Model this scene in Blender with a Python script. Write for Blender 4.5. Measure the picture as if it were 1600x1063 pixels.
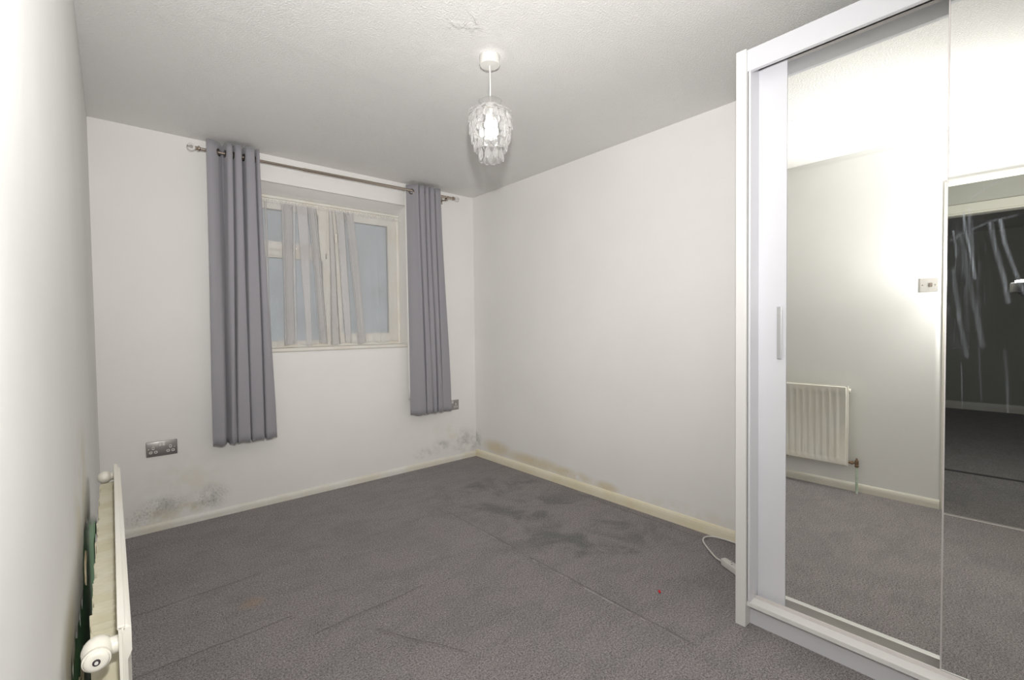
import bpy, bmesh, math, random
from mathutils import Vector, Matrix
random.seed(7)  
for o in list(bpy.data.objects): bpy.data.objects.remove(o)
sc = bpy.context.scene
C = sc.collection

# ------------------------------------------------------------------ camera
CAMZ = 1.15
yaw, pit, rol = math.radians(40.8744), math.radians(1.6244), math.radians(-0.7106)
F = Vector((math.sin(yaw)*math.cos(pit), math.cos(yaw)*math.cos(pit), -math.sin(pit)))
R0 = Vector((math.cos(yaw), -math.sin(yaw), 0)); U0 = R0.cross(F)
RT = R0*math.cos(rol) + U0*math.sin(rol); UP = -R0*math.sin(rol) + U0*math.cos(rol)
cd = bpy.data.cameras.new('camera'); cam = bpy.data.objects.new('camera', cd); C.objects.link(cam)
M = Matrix((RT, UP, -F)).transposed().to_4x4(); M.translation = Vector((0, 0, CAMZ))
cam.matrix_world = M
cd.sensor_width = 36; cd.lens = 724.075/1600*36; cd.clip_start = 0.008; cd.clip_end = 100
sc.camera = cam

# ------------------------------------------------------------------ world, lights, exposure
w = bpy.data.worlds.new('world'); sc.world = w; w.use_nodes = True
bg = w.node_tree.nodes['Background']
bg.inputs[0].default_value = (0.50, 0.515, 0.54, 1); bg.inputs[1].default_value = 1.12
sc.view_settings.view_transform = 'Standard'; sc.view_settings.look = 'None'
sc.view_settings.gamma = 1; sc.view_settings.use_curve_mapping = False
sc.view_settings.exposure = 0.0

def light(name, kind, loc, power, color, radius, rot=None, **kw):
    l = bpy.data.lights.new(name, kind); l.energy = power; l.color = color
    if kind in ('POINT', 'SPOT'): l.shadow_soft_size = radius
    for k, v in kw.items(): setattr(l, k, v)
    o = bpy.data.objects.new(name, l); C.objects.link(o); o.location = loc
    if rot: o.rotation_euler = rot
    return o
FLASH = Vector((0.05, 0.03, 1.395))
# on-camera flash: zoomed head thrown across the room, with a diffuser that spills all round
def flash(name, d, ang, power):
    q = Vector(d).normalized().to_track_quat('-Z', 'Y').to_euler()
    return light(name, 'SPOT', FLASH, power, (1, 0.985, 0.965), 0.03, rot=q, spot_size=math.radians(ang), spot_blend=1.0)
flash('flash_beam', (0.60, 0.75, 0.15), 100, 72)
flash('flash_beam_wide', (0.42, 0.74, 0.40), 116, 85)
flash('flash_bounce', (0.20, 0.20, 1.0), 100, 40)
light('flash_spill', 'POINT', FLASH, 42, (1, 0.985, 0.965), 0.03)

# ------------------------------------------------------------------ mesh helpers
def tag(o, label=None, cat=None, group=None, kind=None):
    if label: o['label'] = label
    if cat: o['category'] = cat
    if group: o['group'] = group
    if kind: o['kind'] = kind
    return o
def obj(name, bm, mat, parent=None, smooth=False, angle=None):
    me = bpy.data.meshes.new(name); bmesh.ops.recalc_face_normals(bm, faces=bm.faces)
    if smooth:
        for f in bm.faces: f.smooth = True
        if angle:
            for e in bm.edges:
                if len(e.link_faces) == 2 and e.calc_face_angle(0) > math.radians(angle): e.smooth = False
    bm.to_mesh(me); bm.free(); me.materials.append(mat)
    o = bpy.data.objects.new(name, me); C.objects.link(o)
    if parent:
        o.parent = parent
        o.matrix_parent_inverse = wmat(parent).inverted()
    return o
def wmat(o):
    m = o.matrix_basis.copy()
    if o.parent: m = wmat(o.parent) @ o.matrix_parent_inverse @ m
    return m
def struct(name, bm, mat, parent=None, **k):
    o = obj(name, bm, mat, parent, **k)
    if parent is None: o['kind'] = 'structure'
    return o
def thing(name, loc, label, cat, group=None):
    o = bpy.data.objects.new(name, None); C.objects.link(o); o.location = loc
    o.empty_display_size = 0.05
    return tag(o, label, cat, group)
def box(bm, x0, x1, y0, y1, z0, z1, bev=0, seg=2, mat=None):
    vs = [bm.verts.new((x, y, z)) for x in (x0, x1) for y in (y0, y1) for z in (z0, z1)]
    idx = [(0,1,3,2),(4,6,7,5),(0,4,5,1),(2,3,7,6),(0,2,6,4),(1,5,7,3)]
    fs = [bm.faces.new([vs[i] for i in f]) for f in idx]
    if bev:
        es = {e for f in fs for e in f.edges}
        r = bmesh.ops.bevel(bm, geom=list(es), offset=bev, segments=seg, affect='EDGES', profile=0.5)
        vs = list({v for f in r['faces'] for v in f.verts} | {v for v in vs if v.is_valid})
    if mat is not None: bmesh.ops.transform(bm, matrix=mat, verts=[v for v in vs if v.is_valid])
    return vs
def BX(*a, **k):
    bm = bmesh.new(); box(bm, *a, **k); return bm
def tube(bm, pts, r, n=10, caps=True):
    pts = [Vector(p) for p in pts]; rings = []
    up = Vector((0, 0, 1)); prev = None
    for i, p in enumerate(pts):
        t = (pts[min(i+1, len(pts)-1)] - pts[max(i-1, 0)]).normalized()
        if prev is None:
            a = t.cross(up)
            if a.length < 1e-3: a = t.cross(Vector((1, 0, 0)))
            a.normalize()
        else:
            a = prev - t*prev.dot(t); a.normalize()
        prev = a; b = t.cross(a)
        rr = r[i] if isinstance(r, (list, tuple)) else r
        rings.append([bm.verts.new(p + a*math.cos(2*math.pi*k/n)*rr + b*math.sin(2*math.pi*k/n)*rr) for k in range(n)])
    for i in range(len(rings)-1):
        for k in range(n):
            bm.faces.new([rings[i][k], rings[i][(k+1) % n], rings[i+1][(k+1) % n], rings[i+1][k]])
    if caps:
        bm.faces.new(rings[0][::-1]); bm.faces.new(rings[-1])
def TUBE(*a, **k):
    bm = bmesh.new(); tube(bm, *a, **k); return bm
def lathe(bm, prof, n=32, mat=None, cap=True):
    """prof: list of (radius, height) about +Z"""
    rings = []
    for r, z in prof:
        ring = [bm.verts.new((max(r, 1e-5)*math.cos(2*math.pi*k/n), max(r, 1e-5)*math.sin(2*math.pi*k/n), z)) for k in range(n)]
        rings.append(ring)
    for i in range(len(rings)-1):
        for k in range(n):
            bm.faces.new([rings[i][k], rings[i][(k+1) % n], rings[i+1][(k+1) % n], rings[i+1][k]])
    if cap:
        bm.faces.new(rings[0][::-1]); bm.faces.new(rings[-1])
    if mat is not None: bmesh.ops.transform(bm, matrix=mat, verts=[v for r in rings for v in r])
def LATHE(*a, **k):
    bm = bmesh.new(); lathe(bm, *a, **k); return bm
def frame(loc, zdir):
    q = Vector(zdir).normalized().to_track_quat('Z', 'Y')
    return Matrix.Translation(Vector(loc)) @ q.to_matrix().to_4x4()

# ------------------------------------------------------------------ material helpers
class NT:
    def __init__(s, name):
        s.m = bpy.data.materials.new(name); s.m.use_nodes = True
        s.t = s.m.node_tree; s.n = s.t.nodes; s.b = s.n['Principled BSDF']; s._g = None
    def link(s, a, b): s.t.links.new(a, b)
    def put(s, inp, v):
        if hasattr(v, 'is_linked') or isinstance(v, bpy.types.NodeSocket): s.link(v, inp)
        else: inp.default_value = v
    @property
    def P(s):
        if s._g is None: s._g = s.n.new('ShaderNodeNewGeometry').outputs['Position'] if False else s.n.new('ShaderNodeTexCoord').outputs['Object']
        return s._g
    def math(s, op, a, b=0.0, c=0.0, clamp=False):
        n = s.n.new('ShaderNodeMath'); n.operation = op; n.use_clamp = clamp
        s.put(n.inputs[0], a); s.put(n.inputs[1], b); s.put(n.inputs[2], c); return n.outputs[0]
    def mapping(s, v, loc=(0,0,0), rot=(0,0,0), scale=(1,1,1)):
        n = s.n.new('ShaderNodeMapping'); s.link(v, n.inputs[0])
        n.inputs[1].default_value = loc; n.inputs[2].default_value = rot; n.inputs[3].default_value = scale
        return n.outputs[0]
    def noise(s, scale, detail=3, rough=0.5, vec=None, dist=0.0):
        n = s.n.new('ShaderNodeTexNoise'); s.link(vec if vec is not None else s.P, n.inputs['Vector'])
        n.inputs['Scale'].default_value = scale; n.inputs['Detail'].default_value = detail
        n.inputs['Roughness'].default_value = rough; n.inputs['Distortion'].default_value = dist
        return n.outputs[0]
    def ramp(s, v, lo, hi, a=0.0, b=1.0):
        n = s.n.new('ShaderNodeMapRange'); n.interpolation_type = 'SMOOTHSTEP'
        s.put(n.inputs[0], v); n.inputs[1].default_value = lo; n.inputs[2].default_value = hi
        n.inputs[3].default_value = a; n.inputs[4].default_value = b; return n.outputs[0]
    def mix(s, f, a, b):
        n = s.n.new('ShaderNodeMix'); n.data_type = 'RGBA'
        s.put(n.inputs[0], f); s.put(n.inputs[6], a if not isinstance(a, tuple) else col(a)); s.put(n.inputs[7], b if not isinstance(b, tuple) else col(b))
        return n.outputs[2]
    def blob(s, c, r, soft=0.55):
        """soft ellipsoid mask around c with radii r; axes with radius 0 are ignored"""
        v = s.mapping(s.P, loc=tuple(-c[i]/r[i] if r[i] else 0 for i in range(3)), scale=tuple(1/r[i] if r[i] else 0 for i in range(3)))
        n = s.n.new('ShaderNodeVectorMath'); n.operation = 'LENGTH'; s.link(v, n.inputs[0])
        return s.ramp(n.outputs['Value'], 1.0, 1.0-soft, 0, 1)
    def seg(s, a, b, wdt, soft=0.5):
        """capsule mask along the segment a-b"""
        a, b = Vector(a), Vector(b); d = b-a; L2 = d.length_squared
        v1 = s.n.new('ShaderNodeVectorMath'); v1.operation = 'SUBTRACT'; s.link(s.P, v1.inputs[0]); v1.inputs[1].default_value = a
        dt = s.n.new('ShaderNodeVectorMath'); dt.operation = 'DOT_PRODUCT'; s.link(v1.outputs[0], dt.inputs[0]); dt.inputs[1].default_value = d/L2
        t = s.math('MULTIPLY', dt.outputs['Value'], 1.0, clamp=True)
        sc_ = s.n.new('ShaderNodeVectorMath'); sc_.operation = 'SCALE'; sc_.inputs[0].default_value = d; s.link(t, sc_.inputs[3])
        v2 = s.n.new('ShaderNodeVectorMath'); v2.operation = 'DISTANCE'; s.link(v1.outputs[0], v2.inputs[0]); s.link(sc_.outputs[0], v2.inputs[1])
        return s.ramp(v2.outputs['Value'], wdt, wdt*(1-soft), 0, 1)
    def bump(s, h, strength, dist=0.002, prev=None):
        n = s.n.new('ShaderNodeBump'); n.inputs['Strength'].default_value = strength
        n.inputs['Distance'].default_value = dist; s.link(h, n.inputs['Height'])
        if prev is not None: s.link(prev, n.inputs['Normal'])
        s.link(n.outputs[0], s.b.inputs['Normal']); return n.outputs[0]
    def base(s, v, rough=0.5, metal=0.0, spec=0.5):
        s.put(s.b.inputs['Base Color'], col(v) if isinstance(v, tuple) else v)
        s.put(s.b.inputs['Roughness'], rough); s.b.inputs['Metallic'].default_value = metal
        s.b.inputs['Specular IOR Level'].default_value = spec
        return s
def col(c): return (c[0], c[1], c[2], 1.0)
def flat(name, c, rough=0.5, metal=0.0, spec=0.5, nscale=None, nstr=0.1):
    t = NT(name).base(c, rough, metal, spec)
    if nscale: t.bump(t.noise(nscale, 3), nstr, 0.001)
    return t.m

WALLC = (0.90, 0.885, 0.86)
def wall_mat(name, stains=(), c=WALLC):
    """stains: list of (colour, amount, [(centre, radii)...], noise scale, lo, hi)"""
    t = NT(name)
    base = t.mix(t.ramp(t.noise(1.3, 4, 0.6), 0.35, 0.7), c, tuple(v*0.965 for v in c))
    for (sc_, amt, blobs, ns, lo, hi) in stains:
        m = None
        for cc, rr in blobs:
            b = t.blob(cc, rr, 0.85); m = b if m is None else t.math('MAXIMUM', m, b)
        n = t.ramp(t.noise(ns, 5, 0.65), lo, hi)
        f = t.math('MULTIPLY', t.math('MULTIPLY', m, n), amt)
        base = t.mix(f, base, sc_)
    t.base(base, 0.62, spec=0.3)
    b1 = t.bump(t.noise(9, 3, 0.5, dist=0.3), 0.25, 0.004)
    t.bump(t.noise(160, 2), 0.12, 0.0008, prev=b1)
    return t.m
D = 3.345; L = -0.065; R = 2.454; H = 2.293; RY = -1.05
m_back = wall_mat('back_wall_paint', [
    ((0.62, 0.53, 0.30), 0.42, [((0.17, D, 0.07), (0.17, 0, 0.09)), ((0.33, D, 0.09), (0.13, 0, 0.05))], 14, 0.35, 0.6),
    ((0.70, 0.60, 0.42), 0.22, [((0.30, D, 0.25), (0.35, 0, 0.22))], 7, 0.4, 0.65),
    ((0.13, 0.12, 0.12), 0.50, [((0.20, D, 0.14), (0.16, 0, 0.075)), ((0.44, D, 0.13), (0.13, 0, 0.10)), ((0.10, D, 0.10), (0.10, 0, 0.07))], 90, 0.44, 0.72),
    ((0.22, 0.22, 0.21), 0.42, [((0.20, D, 0.13), (0.17, 0, 0.08)), ((0.43, D, 0.13), (0.14, 0, 0.11))], 12, 0.36, 0.7),
    ((0.27, 0.28, 0.27), 0.55, [((2.09, D, 0.15), (0.11, 0, 0.09)), ((2.30, D, 0.16), (0.15, 0, 0.14)), ((1.92, D, 0.12), (0.12, 0, 0.06)), ((2.42, D, 0.12), (0.08, 0, 0.15))], 13, 0.38, 0.72),
    ((0.66, 0.56, 0.38), 0.25, [((2.15, D, 0.26), (0.22, 0, 0.14))], 11, 0.42, 0.65),
])
m_right = wall_mat('right_wall_paint', [
    ((0.68, 0.56, 0.30), 0.62, [((R, 2.60, 0.10), (0, 0.50, 0.07)), ((R, 2.25, 0.09), (0, 0.34, 0.06)), ((R, 1.90, 0.08), (0, 0.14, 0.05)), ((R, 3.05, 0.12), (0, 0.26, 0.09))], 8, 0.24, 0.50),
    ((0.30, 0.31, 0.32), 0.5, [((R, 3.33, 0.14), (0, 0.09, 0.15))], 18, 0.35, 0.6),
    ((0.76, 0.68, 0.52), 0.30, [((R, 1.3, 0.08), (0, 0.6, 0.07))], 9, 0.35, 0.6),
], c=(0.90, 0.885, 0.865))
m_left = wall_mat('left_wall_paint', [
    ((0.66, 0.57, 0.33), 0.5, [((L, 1.55, 0.75), (0, 0.4, 0.22)), ((L, 1.05, 0.62), (0, 0.22, 0.12))], 6, 0.35, 0.6),
], c=(0.87, 0.87, 0.85))
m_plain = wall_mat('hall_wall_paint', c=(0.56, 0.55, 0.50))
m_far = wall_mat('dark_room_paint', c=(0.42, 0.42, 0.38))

def ceiling_mat():
    t = NT('textured_ceiling_paint')
    c = t.mix(t.ramp(t.noise(1.1, 3), 0.35, 0.7), (0.89, 0.88, 0.865), (0.86, 0.85, 0.835))
    t.base(c, 0.55, spec=0.35)
    b = t.bump(t.noise(2.2, 4, 0.6, dist=0.4), 0.35, 0.012)
    # fine stipple
    b = t.bump(t.ramp(t.noise(150, 3, 0.6, dist=0.1), 0.35, 0.68), 0.65, 0.0026, prev=b)
    # scraped and re-plastered patches
    m = t.math('MAXIMUM', t.blob((0.78, 1.15, H), (0.20, 0.30, 0), 0.6), t.blob((1.05, 1.45, H), (0.12, 0.09, 0), 0.6))
    p = t.math('MULTIPLY', m, t.ramp(t.noise(13, 4, 0.6, dist=1.2), 0.50, 0.60))
    b = t.bump(p, 0.55, 0.006, prev=b)
    # board joint running across the room
    s = t.math('MULTIPLY', t.seg((0.1, 1.95, H), (2.4, 2.15, H), 0.05, 0.9), 1.0)
    t.bump(s, 0.12, 0.006, prev=b)
    return t.m
m_ceil = ceiling_mat()

def carpet_mat(name='grey_carpet', light=1.0, creases=True):
    t = NT(name)
    fine = t.noise(480, 2, 0.75)
    mid = t.noise(150, 3, 0.75)
    sp = t.math('ADD', t.math('MULTIPLY', fine, 0.6), t.math('MULTIPLY', mid, 0.4))
    sp = t.ramp(sp, 0.42, 0.60)
    a = (0.105*light, 0.094*light, 0.097*light); b = (0.56*light, 0.505*light, 0.51*light)
    c = t.mix(sp, a, b)
    # brushed pile: large soft patches darker, biased to the window / right side
    big = t.ramp(t.noise(3.1, 5, 0.66, dist=0.6), 0.44, 0.64)
    zone = t.math('MAXIMUM', t.blob((1.95, 1.75, 0), (0.55, 0.95, 0), 0.6), t.blob((1.95, 2.45, 0), (0.6, 0.5, 0), 0.6))
    zone = t.math('ADD', t.math('MULTIPLY', zone, 0.62), 0.22)
    c = t.mix(t.math('MULTIPLY', big, zone), c, t.mix(sp, (0.060, 0.063, 0.063), (0.27, 0.275, 0.265)))
    v = t.mapping(t.P, rot=(0, 0, math.radians(35)), scale=(1, 2.2, 1))
    mot = t.ramp(t.noise(5.5, 5, 0.7, vec=v, dist=0.5), 0.46, 0.66)
    c = t.mix(t.math('MULTIPLY', mot, 0.38), c, t.mix(sp, (0.075*light, 0.072*light, 0.073*light), (0.36*light, 0.34*light, 0.34*light)))
    lt = t.ramp(t.noise(2.3, 4, 0.6, dist=0.8), 0.52, 0.70)
    c = t.mix(t.math('MULTIPLY', lt, 0.30), c, t.mix(sp, (0.18*light, 0.165*light, 0.165*light), (0.56*light, 0.525*light, 0.52*light)))
    if creases:
        st = t.math('MULTIPLY', t.blob((0.42, 2.18, 0), (0.07, 0.06, 0), 0.9), 0.30)
        c = t.mix(st, c, (0.50, 0.30, 0.14))
        sm_ = t.math('MAXIMUM', t.seg((1.541, 0.84, 0), (1.541, 1.64, 0), 0.006, 0.8), t.seg((1.550, 1.82, 0), (1.550, 2.48, 0), 0.004, 0.8))  # highlight along the seam ridges, painted as pale lines in the carpet colour
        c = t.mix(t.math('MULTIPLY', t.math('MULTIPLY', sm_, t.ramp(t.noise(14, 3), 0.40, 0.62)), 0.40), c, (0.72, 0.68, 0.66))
    t.base(c, 0.95, spec=0.1)
    t.b.inputs['Sheen Weight'].default_value = 0.15
    b1 = t.bump(sp, 0.5, 0.002)
    if creases:
        wob = t.n.new('ShaderNodeVectorMath'); wob.operation = 'ADD'
        nn = t.n.new('ShaderNodeTexNoise'); nn.inputs['Scale'].default_value = 5; t.link(t.P, nn.inputs['Vector'])
        sb = t.n.new('ShaderNodeVectorMath'); sb.operation = 'MULTIPLY_ADD'; t.link(nn.outputs['Color'], sb.inputs[0])
        sb.inputs[1].default_value = (0.03, 0.03, 0); sb.inputs[2].default_value = (-0.015, -0.015, 0)
        t.link(t.P, wob.inputs[0]); t.link(sb.outputs[0], wob.inputs[1])
        old = t._g; t._g = wob.outputs[0]
        h = None
        for a_, b_, w_ in [((1.545, 0.82, 0), (1.545, 1.66, 0), 0.014), ((1.553, 1.80, 0), (1.553, 2.50, 0), 0.011),
                       ((0.02, 2.39, 0), (0.50, 2.41, 0), 0.013), ((0.02, 1.96, 0), (0.52, 1.96, 0), 0.014),
                       ((0.56, 1.79, 0), (1.02, 1.80, 0), 0.012), ((0.74, 1.66, 0), (0.91, 1.33, 0), 0.010),
                       ((2.37, 1.15, 0), (2.39, 2.10, 0), 0.014), ((2.10, 2.93, 0), (2.42, 2.90, 0), 0.012)]:
            q = t.seg(a_, b_, w_, 0.9); h = q if h is None else t.math('MAXIMUM', h, q)
        t._g = old
        t.bump(h, 0.75, 0.010, prev=b1)
    return t.m
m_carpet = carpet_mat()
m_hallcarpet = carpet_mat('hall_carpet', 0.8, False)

m_white = flat('white_melamine', (0.79, 0.785, 0.77), 0.35)
m_whiteblue = flat('cool_white_gloss', (0.73, 0.73, 0.77), 0.3)
m_plinthm = flat('plinth_melamine', (0.70, 0.70, 0.73), 0.35)
m_alu = flat('aluminium', (0.80, 0.76, 0.75), 0.35, 0.6)
m_handle = flat('satin_handle', (0.55, 0.55, 0.56), 0.38, 0.5)
m_dark = flat('dark_gap', (0.05, 0.04, 0.045), 0.7)
m_skw = flat('cream_gloss', (0.80, 0.775, 0.68), 0.4, nscale=30)
def stained_gloss(name, a, b, ns=5):
    t = NT(name); t.base(t.mix(t.ramp(t.noise(ns, 4), 0.35, 0.65), a, b), 0.42); t.bump(t.noise(40, 3), 0.15, 0.002); return t.m
m_skb = stained_gloss('aged_cream_gloss', (0.86, 0.845, 0.80), (0.81, 0.77, 0.66))
m_sky = stained_gloss('yellowed_gloss', (0.90, 0.84, 0.67), (0.86, 0.78, 0.57))
m_win = stained_gloss('window_frame_gloss', (0.82, 0.80, 0.755), (0.78, 0.74, 0.66), 7)
m_rad = stained_gloss('radiator_enamel', (0.84, 0.82, 0.76), (0.82, 0.79, 0.70), 4)
m_fin = stained_gloss('convector_enamel', (0.80, 0.76, 0.62), (0.72, 0.67, 0.50), 12)
m_green = stained_gloss('old_green_paint', (0.20, 0.46, 0.24), (0.26, 0.54, 0.30), 8)
m_brass = flat('tarnished_brass', (0.32, 0.22, 0.14), 0.35, 0.9)
m_pipe = stained_gloss('flaking_pipe_paint', (0.68, 0.74, 0.64), (0.45, 0.58, 0.45), 20)
m_chrome = flat('brushed_steel', (0.42, 0.40, 0.395), 0.30, 0.9)
m_swi = flat('brushed_steel_switch', (0.60, 0.58, 0.55), 0.42, 0.55)
m_nickel = flat('satin_nickel', (0.52, 0.45, 0.39), 0.25, 1.0)
m_eyelet = flat('eyelet_metal', (0.20, 0.17, 0.15), 0.3, 1.0)
m_plastic = flat('white_plastic', (0.74, 0.725, 0.69), 0.4)
m_socketw = flat('white_insert', (0.80, 0.79, 0.76), 0.4)
m_hole = flat('socket_hole', (0.10, 0.09, 0.09), 0.6)
m_black = flat('black_plastic', (0.012, 0.012, 0.013), 0.45)
m_red = flat('red_fluff', (0.75, 0.03, 0.04), 0.8)
m_paperback = stained_gloss('torn_paper_backing', (0.66, 0.60, 0.40), (0.46, 0.38, 0.26), 25)

def curtain_mat():
    t = NT('grey_curtain_cloth')
    t.base((0.335, 0.325, 0.355), 0.75, spec=0.2)
    t.b.inputs['Sheen Weight'].default_value = 0.25
    v = t.mapping(t.P, scale=(1, 1, 0.25)); t.bump(t.noise(260, 2, vec=v), 0.2, 0.001)
    return t.m
m_curt = curtain_mat()
m_lining = flat('curtain_lining', (0.80, 0.79, 0.76), 0.8)
def net_mat():
    t = NT('white_voile'); n = t.n; t.n.remove(t.b)
    tr = n.new('ShaderNodeBsdfTransparent'); df = n.new('ShaderNodeBsdfDiffuse'); df.inputs[0].default_value = (0.95, 0.93, 0.92, 1)
    tl = n.new('ShaderNodeBsdfTranslucent'); tl.inputs[0].default_value = (0.93, 0.92, 0.92, 1)
    m1 = n.new('ShaderNodeMixShader'); m1.inputs[0].default_value = 0.25; t.link(df.outputs[0], m1.inputs[1]); t.link(tl.outputs[0], m1.inputs[2])
    m2 = n.new('ShaderNodeMixShader'); t.link(tr.outputs[0], m2.inputs[1]); t.link(m1.outputs[0], m2.inputs[2])
    # the weave hides more where the cloth turns edge-on
    lw = n.new('ShaderNodeLayerWeight'); lw.inputs[0].default_value = 0.35
    f = t.math('ADD', t.math('MULTIPLY', lw.outputs['Facing'], 0.35), 0.26, clamp=True)
    t.link(f, m2.inputs[0]); t.link(m2.outputs[0], n['Material Output'].inputs[0])
    return t.m
m_net = net_mat()
def glass_mat(name, rough=0.0, tint=(1, 1, 1)):
    t = NT(name); t.base(tint, rough); t.b.inputs['Transmission Weight'].default_value = 1; t.b.inputs['IOR'].default_value = 1.45
    return t.m
def pane_mat():
    t = NT('window_glass'); n = t.n; n.remove(t.b)
    tr = n.new('ShaderNodeBsdfRefraction'); tr.inputs[0].default_value = (0.80, 0.83, 0.84, 1); tr.inputs['Roughness'].default_value = 0.35; tr.inputs['IOR'].default_value = 1.02
    df = n.new('ShaderNodeBsdfDiffuse'); df.inputs[0].default_value = (0.45, 0.47, 0.48, 1)
    gl = n.new('ShaderNodeBsdfGlossy'); gl.inputs['Roughness'].default_value = 0.05
    m0 = n.new('ShaderNodeMixShader'); t.put(m0.inputs[0], t.ramp(t.noise(5, 3), 0.3, 0.8, 0.18, 0.34)); t.link(tr.outputs[0], m0.inputs[1]); t.link(df.outputs[0], m0.inputs[2])
    fr = n.new('ShaderNodeFresnel'); fr.inputs[0].default_value = 1.45
    m1 = n.new('ShaderNodeMixShader'); t.link(fr.outputs[0], m1.inputs[0]); t.link(m0.outputs[0], m1.inputs[1]); t.link(gl.outputs[0], m1.inputs[2])
    t.link(m1.outputs[0], n['Material Output'].inputs[0]); return t.m
m_pane = pane_mat()
def acrylic_mat():
    t = NT('clear_acrylic'); n = t.n; n.remove(t.b)
    g = n.new('ShaderNodeBsdfGlass'); g.inputs['IOR'].default_value = 1.42; g.inputs['Roughness'].default_value = 0.0
    tr = n.new('ShaderNodeBsdfTransparent'); tr.inputs[0].default_value = (0.96, 0.96, 0.96, 1)
    tl = n.new('ShaderNodeBsdfTranslucent'); tl.inputs[0].default_value = (0.95, 0.95, 0.95, 1)
    m0 = n.new('ShaderNodeMixShader'); m0.inputs[0].default_value = 0.28; t.link(g.outputs[0], m0.inputs[1]); t.link(tr.outputs[0], m0.inputs[2])
    m1 = n.new('ShaderNodeMixShader'); m1.inputs[0].default_value = 0.22; t.link(m0.outputs[0], m1.inputs[1]); t.link(tl.outputs[0], m1.inputs[2])
    t.link(m1.outputs[0], n['Material Output'].inputs[0]); return t.m
m_acr = acrylic_mat()
m_ball = glass_mat('glass_finial', 0.05)
def emis(name, c, s):
    t = NT(name); t.base((0.9, 0.9, 0.88), 0.4); t.b.inputs['Emission Color'].default_value = col(c); t.b.inputs['Emission Strength'].default_value = s; return t.m
m_bulb = emis('lit_bulb', (1, 0.97, 0.93), 6)
MT = (0.93, 0.935, 0.905)
m_mirror = flat('mirror_silver', MT, 0.0, 1.0)

# ------------------------------------------------------------------ room shell
def poly_wall(name, mat, boxes, kind='structure'):
    bm = bmesh.new()
    for b in boxes: box(bm, *b)
    return struct(name, bm, mat)
# floor
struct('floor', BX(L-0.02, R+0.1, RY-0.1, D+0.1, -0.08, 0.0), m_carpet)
struct('floor_hall', BX(-5.0, L-0.02, -3.0, 2.6, -0.08, -0.002), m_hallcarpet)
struct('ceiling', BX(-5.0, R+0.1, -3.0, D+0.35, H, H+0.1), m_ceil)
# back wall with window opening
WX0, WX1, WZ0, WZ1 = 0.70, 1.797, 1.0, 2.118
WHD = 2.068
WT = 0.30
poly_wall('wall_back', m_back, [(L-0.1, WX0, D, D+WT, 0, H), (WX1, R+0.1, D, D+WT, 0, H),
          (WX0, WX1, D, D+WT, 0, WZ0), (WX0, WX1, D, D+WT, WZ1, H)])
poly_wall('wall_right', m_right, [(R, R+0.1, RY, D, 0, H)])
poly_wall('wall_rear', m_plain, [(L-0.1, R+0.1, RY-0.1, RY, 0, H)])
bm = bmesh.new()                                                                # plastered head of the recess slopes down to the frame
pr_ = [(D, WZ1), (3.476, WHD), (D+WT, WHD), (D+WT, WZ1+0.002), (D, WZ1+0.002)]
a_ = [bm.verts.new((WX0, y, z)) for y, z in pr_]; b_ = [bm.verts.new((WX1, y, z)) for y, z in pr_]
for k in range(5): bm.faces.new([a_[k], a_[(k+1) % 5], b_[(k+1) % 5], b_[k]])
bm.faces.new(a_[::-1]); bm.faces.new(b_); obj('recess_head', bm, m_back, bpy.data.objects['wall_back'])
# left wall: old painted wall (green shows where the paper is torn) with the doorway
DY1, DY0, DZ = 0.39, -0.40, 1.965
LB = L-0.004
wl = poly_wall('wall_left', m_green, [(LB-0.1, LB, DY1+0.01, D, 0, H), (LB-0.1, LB, RY, DY0-0.01, 0, H), (LB-0.1, LB, DY0-0.01, DY1+0.01, DZ+0.01, H)])

# lining paper on the left wall: a sheet with a ragged hole behind the radiator
def tear_top(y):
    pts = [(0.90, 0.30), (0.97, 0.50), (1.05, 0.575), (1.17, 0.585), (1.32, 0.56), (1.45, 0.545), (1.50, 0.63), (1.63, 0.655), (1.78, 0.61),
           (2.15, 0.50), (2.62, 0.355), (3.0, 0.22), (3.25, 0.10)]
    if y <= pts[0][0] or y >= pts[-1][0]: return -1
    for (a, za), (b, zb) in zip(pts, pts[1:]):
        if a <= y <= b: return za+(zb-za)*(y-a)/(b-a) + 0.012*math.sin(y*61)+0.008*math.sin(y*137+1)
def in_tear(y, z):
    t = tear_top(y)
    if t < 0: return False
    if 2.30 < y < 2.75 and 0.28 < z < 0.36 + 0.02*math.sin(y*30): return False    # a scrap of paper still stuck on
    lo = 0.20 + 0.012*math.sin(y*9) if y > 1.0 else 0.24
    return lo < z < t
bm = bmesh.new()
ys = []; y = DY1+0.012
while y < 0.80: ys.append(y); y += 0.05
while y < 3.30: ys.append(y); y += 0.0125
ys.append(D)
zs = [0.0]; z = 0.0125
while z < 0.80: zs.append(z); z += 0.0125
while z < H-0.03: zs.append(z); z += 0.06
zs.append(H)
grid = {}
def vget(i, j):
    if (i, j) not in grid:
        y, z = ys[i], zs[j]; x = L
        t = tear_top(y)
        if t > 0 and z < 0.9:                                   # paper lifts off the wall towards the tear
            dd = max(0.0, z-t)
            x += 0.0008*math.exp(-(dd/0.09)**2)*(0.65+0.35*math.sin(y*17)) * min(1, (y-0.9)/0.15) * max(0, min(1, (2.0-y)/0.4))
            y += 0.004*math.sin(z*211+y*97)
        grid[i, j] = bm.verts.new((x, y, z))
    return grid[i, j]
for i in range(len(ys)-1):
    for j in range(len(zs)-1):
        if in_tear((ys[i]+ys[i+1])/2, (zs[j]+zs[j+1])/2): continue
        bm.faces.new([vget(i, j), vget(i+1, j), vget(i+1, j+1), vget(i, j+1)])
o = obj('lining_paper', bm, m_left, wl, smooth=True)
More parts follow.
